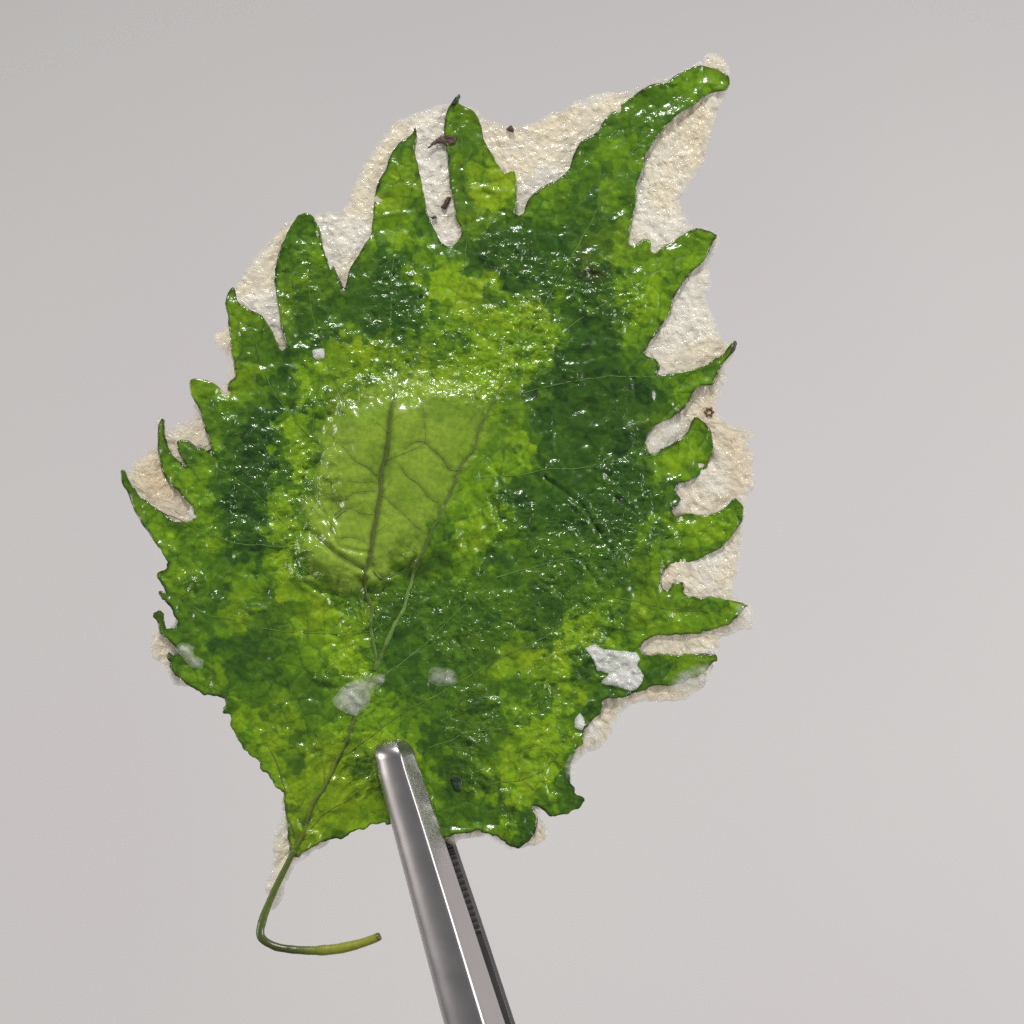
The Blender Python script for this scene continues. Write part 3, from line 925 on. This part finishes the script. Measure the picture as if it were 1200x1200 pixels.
# ------------------------------------------------------------------ crumbs of batter, browned specks and scraps
def lump(name, outline, mat, parent, thick=3.0, lift=1.5, base=None, label=None, step=2.0, rough=1.0, seed=0):
    o_s = smooth_line(outline, 2.0, True)
    o_s = o_s + np.stack([fbm(o_s, 5, 15 + seed, 2) - 0.5, fbm(o_s, 5, 25 + seed, 2) - 0.5], 1) * 2.4 * rough
    q, f = sheet(o_s, step)
    e = dist_line(q, o_s, True)
    surf = leaf_fields(q)[0] if base is None else np.interp(np.zeros(len(q)), [0], [0]) + base(q)
    k = max(3.0, e.max() * 0.6)
    top = surf + lift + thick * np.sqrt(np.clip(e / k, 0, 1)) * (0.7 + 0.6 * fbm(q, 7, 35 + seed, 3)) + 1.2 * rough * (fbm(q, 4, 45 + seed, 2) - 0.5)
    bot = surf + lift - 1.5
    n = len(q)
    verts = np.vstack([P_arr(q, top), P_arr(q, bot)])
    faces = [tuple(t) for t in f] + [tuple(n + i for i in reversed(t)) for t in f]
    # side walls along the border
    cnt = {}
    for t in f:
        for a, b in zip(t, list(t[1:]) + [t[0]]):
            cnt[(a, b)] = 1
    for (a, b) in list(cnt):
        if (b, a) not in cnt:
            faces.append((b, a, a + n, b + n))
    o = mesh_object(name, verts, faces, mat, parent)
    import bmesh
    bm = bmesh.new()
    bm.from_mesh(o.data)
    bmesh.ops.recalc_face_normals(bm, faces=bm.faces)
    bm.to_mesh(o.data)
    bm.free()
    if mat in (M_PATCH, M_PATCH_THIN):
        thin = mat is M_PATCH_THIN
        nz = fbm(q, 8, 65 + seed, 3)
        tn_ = sstep(0.35, 0.65, fbm(q, 14, 75 + seed, 2))[:, None]
        tt = (np.array([0.80, 0.80, 0.66]) if thin else np.array([0.86, 0.88, 0.80])) * (1 - tn_) + np.array([0.90, 0.90, 0.86]) * tn_
        cl = (0.45 if thin else 0.06) + (0.40 if thin else 0.30) * np.exp(-(e / (6 if thin else 2.5)) ** 2) + (0.5 if thin else 0.15) * (nz - 0.5)
        cl = np.sqrt(np.clip(cl, 0.0, 0.93))
        set_attr(o, 'tint', np.vstack([tt, tt]))
        set_attr(o, 'clear', np.concatenate([cl, cl]))
    if label:
        o['label'] = label
    return o

film_base = lambda q: carrier(q) - 6.0
lump('batter_crumb', [(687,760),(697,754),(706,761),(722,762),(745,765),(750,772),(747,779),(754,792),(752,800),(742,809),(722,805),(705,800),
     (713,790),(700,785),(695,772)], M_PATCH, leaf, 1.4, 3.0, label='white batter crumb beside the lower right teeth', seed=1, rough=1.2)
lump('batter_crumb', [(389,820),(405,802),(427,793),(449,790),(450,800),(436,812),(432,827),(417,838),(395,830)], M_PATCH_THIN, leaf, 2.2, 3.0,
     label='translucent batter crumb over the midrib', seed=2)
lump('batter_crumb', [(366,411),(379,408),(380,419),(369,421)], M_PATCH, leaf, 2.0, 2.5, seed=3, rough=0.5)
lump('batter_crumb', [(674,842),(680,836),(686,846),(682,856),(674,852)], M_PATCH, leaf, 2.0, 3.5, seed=4, rough=0.5)
lump('batter_crumb', [(693,846),(704,842),(708,856),(698,866),(688,876),(682,872),(686,856)], M_PATCH_THIN, leaf, 3, 3, seed=5, base=lambda q: carrier(q))
lump('batter_crumb', [(668,884),(676,884),(675,896),(674,908),(666,915),(662,900)], M_PATCH_THIN, leaf, 3, 3.0, seed=6)
lump('batter_crumb', [(756,520),(760,506),(775,494),(787,491),(794,502),(778,520),(768,534),(760,528)], M_PATCH_THIN, leaf, 2.5, 3, seed=7, base=lambda q: carrier(q))
lump('batter_crumb', [(222,612),(220,600),(226,588),(226,598),(232,604),(229,610)], M_PATCH, leaf, 2.0, 2.0, seed=8, rough=0.6, base=lambda q: carrier(q))
lump('batter_crumb', [(205,760),(214,752),(228,758),(226,766),(238,774),(236,784),(224,782),(216,772)], M_PATCH_THIN, leaf, 2, 2.5, seed=9)
lump('batter_crumb', [(504,784),(520,782),(536,790),(534,800),(515,804),(502,798)], M_PATCH_THIN, leaf, 1.0, 1.6, seed=10)
lump('batter_crumb', [(862,712),(872,706),(880,708),(884,716),(880,732),(868,738),(858,734)], M_PATCH_THIN, leaf, 3, 2.5, seed=11, base=lambda q: carrier(q) - 2)
lump('batter_crumb', [(790,790),(812,780),(830,774),(834,786),(820,806),(800,812),(780,812)], M_PATCH_THIN, leaf, 2.5, 2.0, seed=12, base=lambda q: carrier(q) - 1)
lump('batter_crumb', [(785,598),(797,585),(810,580),(806,592),(796,604),(788,608)], M_PATCH_THIN, leaf, 2.0, 2.0, seed=13, base=lambda q: carrier(q))
lump('batter_crumb', [(182,494),(188,488),(187,500),(183,502)], M_PATCH_THIN, leaf, 2.0, 1.0, seed=14, rough=0.4, base=lambda q: carrier(q) - 3)
lump('batter_crumb', [(824,72),(830,62),(842,65),(850,76),(846,82),(832,76)], M_PATCH_THIN, leaf, 3.0, 1.0, seed=15, rough=0.8, base=lambda q: carrier(q) - 5)
lump('batter_crumb', [(816,268),(826,264),(838,270),(840,276),(826,272)], M_PATCH_THIN, leaf, 2.0, 2.0, seed=16, rough=0.6, base=lambda q: carrier(q))

lump('browned_speck', [(502,174),(506,166),(514,160),(520,158),(536,161),(533,167),(525,172),(517,168),(508,170)], M_SPECK, leaf, 0.5, 6.0,
     label='dark brown flake on the batter beside a leaf tooth', seed=21, rough=2.0, base=lambda q: carrier(q) - 4, step=1.6)
lump('browned_speck', [(593,150),(599,146),(602,152),(600,156),(596,154)], M_SPECK, leaf, 3.0, 4.0, seed=22, rough=1.2, base=lambda q: carrier(q) - 5, step=1.5)
lump('browned_speck', [(517,243),(521,236),(524,231),(528,231),(525,238),(522,246)], M_SPECK, leaf, 2.0, 4.0, seed=23, rough=0.8, base=lambda q: carrier(q) - 5, step=1.5)
lump('browned_speck', [(505,254),(510,253),(512,256),(507,257)], M_SPECK, leaf, 2.0, 4.0, seed=24, rough=0.5, base=lambda q: carrier(q) - 5, step=1.5)
lump('browned_speck', [(855,410),(858,402),(862,399),(864,403),(861,410),(857,415)], M_SPECK, leaf, 2.0, 4.0, seed=25, rough=0.6, base=lambda q: carrier(q) - 2, step=1.5)
# a tiny star-shaped ring of browned batter
rv, rf = [], []
for k in range(24):
    a = 2 * math.pi * k / 24
    ro = 5.6 + 1.3 * math.cos(6 * a)
    ri = 2.2
    for r_, hh in ((ri, 0), ((ri + ro) / 2, 2.2), (ro, 0)):
        qx, qy = 831 + r_ * math.cos(a), 483 + r_ * math.sin(a)
        rv.append(P(qx, qy, carrier(np.array([[qx, qy]]))[0] - 3 + hh))
for k in range(24):
    n = (k + 1) % 24
    for j in range(2):
        rf.append((k * 3 + j, k * 3 + j + 1, n * 3 + j + 1, n * 3 + j))
    rf.append((k * 3 + 2, k * 3, n * 3, n * 3 + 2))
M_RING = simple_material('brown_ring', (0.12, 0.05, 0.02), (0.20, 0.09, 0.04), 900, 0.5)
ring = mesh_object('browned_speck', rv, rf, M_RING, leaf)
ring['label'] = 'tiny brown star-shaped ring on the batter'
lump('leaf_scrap_or_hole', [(515,992),(517,983),(521,981),(522,988),(518,997)], M_SCRAP, leaf, 2.0, 3.0, seed=31, rough=0.6, base=lambda q: carrier(q), step=1.5)
lump('leaf_scrap_or_hole', [(528,912),(534,909),(541,912),(541,924),(537,928),(531,922)], M_SCRAP, leaf, 0.2, 1.3, seed=32, rough=0.7, step=1.6)  # dark patch laid on the blade in place of a dark hole
lump('leaf_scrap_or_hole', [(529,122),(533,115),(538,111),(540,113),(536,120),(532,124)], M_SCRAP, leaf, 2.0, 2.0, seed=33, rough=0.4, base=lambda q: carrier(q), step=1.5)

# ------------------------------------------------------------------ the forceps
fc = bpy.data.objects.new('forceps', None)
fc.empty_display_size = 0.01
fc.location = P(640, 1500)
scene.collection.objects.link(fc)
bpy.context.view_layer.update()
fc['label'] = 'steel forceps with rounded tip and serrated inner jaw pinching the leaf'
fc['category'] = 'forceps'

LEAF_H = float(carrier(np.array([[490.0, 940.0]]))[0])
def jaw_edges(y):
    """left and right edge of the front jaw's silhouette at photo row y"""
    xl = np.interp(y, [868, 900, 960, 1080, 1200, 1500], [437, 442, 459, 491, 523, 604])
    xr = np.interp(y, [868, 900, 960, 1080, 1200, 1500], [481, 490, 510, 550, 589, 690])
    return xl, xr

# across (0..1) and out (fraction of width): flat-ish broad face, ridge, steep side
PROFILE = [(0.0, 0.0), (-0.004, 0.17), (0.012, 0.27), (0.05, 0.355), (0.11, 0.42), (0.19, 0.475), (0.28, 0.52), (0.38, 0.555), (0.48, 0.58),
           (0.57, 0.592), (0.625, 0.59), (0.655, 0.575), (0.68, 0.545), (0.74, 0.45), (0.82, 0.325), (0.90, 0.20), (0.96, 0.105), (0.995, 0.05), (1.0, 0.0)]

def make_jaw(name, side, shift, inner_gap, mat, y0=868.0):
    ys = list(y0 + 20 * (1 - np.cos(np.linspace(0, math.pi / 2, 12)))) + list(np.linspace(y0 + 24, 1500, 60))
    verts = []
    npf = len(PROFILE)
    for y in ys:
        yy = y
        xl, xr = jaw_edges(max(yy, 892))
        if yy < 892:
            xl -= (892 - yy) * 0.27
            xr -= (892 - yy) * 0.27
        w = xr - xl
        t = (y - y0) / 20
        k = max(0.0, 1 - (1 - min(t, 1)) ** 2.0) ** 0.5 if t < 1 else 1.0
        k = max(k, 0.02)
        cx = (xl + xr) / 2
        gap = inner_gap + 0.012 * max(0, y - 950)
        for u, v in PROFILE:
            kk = k ** 0.8
            px = cx + (u - 0.5) * w * (0.30 + 0.70 * kk if t < 1 else 1) + shift
            hgt = gap + v * w * 1.05 * (kk if t < 1 else 1)
            # the axis leans: rows stay perpendicular to the jaw
            lean = 0.10 + 0.18 * min(1.0, (y - y0) / 70)
            py = y - (u - 0.5) * w * lean
            verts.append(P(px, py, LEAF_H + side * hgt))
    faces = []
    for r in range(len(ys) - 1):
        for c in range(npf):
            a, b = r * npf + c, r * npf + (c + 1) % npf
            f = (a, b, b + npf, a + npf)
            faces.append(f if side > 0 else f[::-1])
    cap = tuple(range(npf))
    cap2 = tuple((len(ys) - 1) * npf + c for c in range(npf))
    faces.append(cap[::-1] if side > 0 else cap)
    faces.append(cap2 if side > 0 else cap2[::-1])
    o = mesh_object(name, verts, faces, mat, fc)
    import bmesh
    bm = bmesh.new()
    bm.from_mesh(o.data)
    bmesh.ops.recalc_face_normals(bm, faces=bm.faces)
    bm.to_mesh(o.data)
    bm.free()
    o.data.set_sharp_from_angle(angle=math.radians(42))
    return o

front = make_jaw('jaw', 1, 0.0, 7.0, M_STEEL)
front['label'] = 'polished front jaw with rounded tip'
rear = make_jaw('jaw', -1, 12.0, 14.0, M_STEEL)
rear['label'] = 'rear jaw with serrated inner face, gap shade painted dark'

# the rear jaw's inner face, coloured dark for the shade in the gap, a shallow plate inside its bright rim
pv, pf = [], []
prow = np.linspace(892, 1500, 50)
for y in prow:
    xl, xr = jaw_edges(y)
    w = xr - xl
    gap = 14.0 + 0.012 * max(0, y - 950)
    for u, lift in ((0.04, -0.6), (0.05, 1.0), (0.935, 1.0), (0.945, -0.6)):
        pv.append(P(xl + u * w + 12.0, y - (u - 0.5) * w * 0.28, LEAF_H - (gap - lift)))
for r in range(len(prow) - 1):
    for c in range(4):
        a, b = r * 4 + c, r * 4 + (c + 1) % 4
        pf.append((a, a + 4, b + 4, b))
pf.append((0, 1, 2, 3))
pf.append(tuple((len(prow) - 1) * 4 + c for c in (3, 2, 1, 0)))
mesh_object('inner_face', pv, pf, M_STEEL_SHADED, rear, smooth=False)

# cross serrations on the inner faces: one ridge = one tooth
def tooth_mesh():
    ws, hh, L = 3.1, 3.4, 1.0
    v = []
    for u in (0, 1):
        for (dy, z) in ((-ws, 0), (-0.7, hh), (0.7, hh), (ws, 0)):
            v.append((u, dy, z))
    f = [(0, 1, 5, 4), (1, 2, 6, 5), (2, 3, 7, 6), (3, 0, 4, 7), (3, 2, 1, 0), (4, 5, 6, 7)]
    return v, f
TV, TF = tooth_mesh()
y = 905.0
while y < 1102:
    for jaw, side, shift, ig in ((rear, -1, 12.0, 14.0), (front, 1, 0.0, 7.0)):
        xl, xr = jaw_edges(y)
        w = xr - xl
        gap = ig + 0.012 * max(0, y - 950)
        verts = []
        for u, dy, z in TV:
            uu = 0.05 + 0.875 * u
            px = xl + uu * w + shift
            py = y + dy - (uu - 0.5) * w * 0.28
            verts.append(P(px + dy * 0.27, py, LEAF_H + side * (gap - 0.2 - z)))
        t = mesh_object('tooth', verts, TF if side > 0 else [f[::-1] for f in TF], M_STEEL_SHADED, jaw, smooth=False)
    y += 7.4
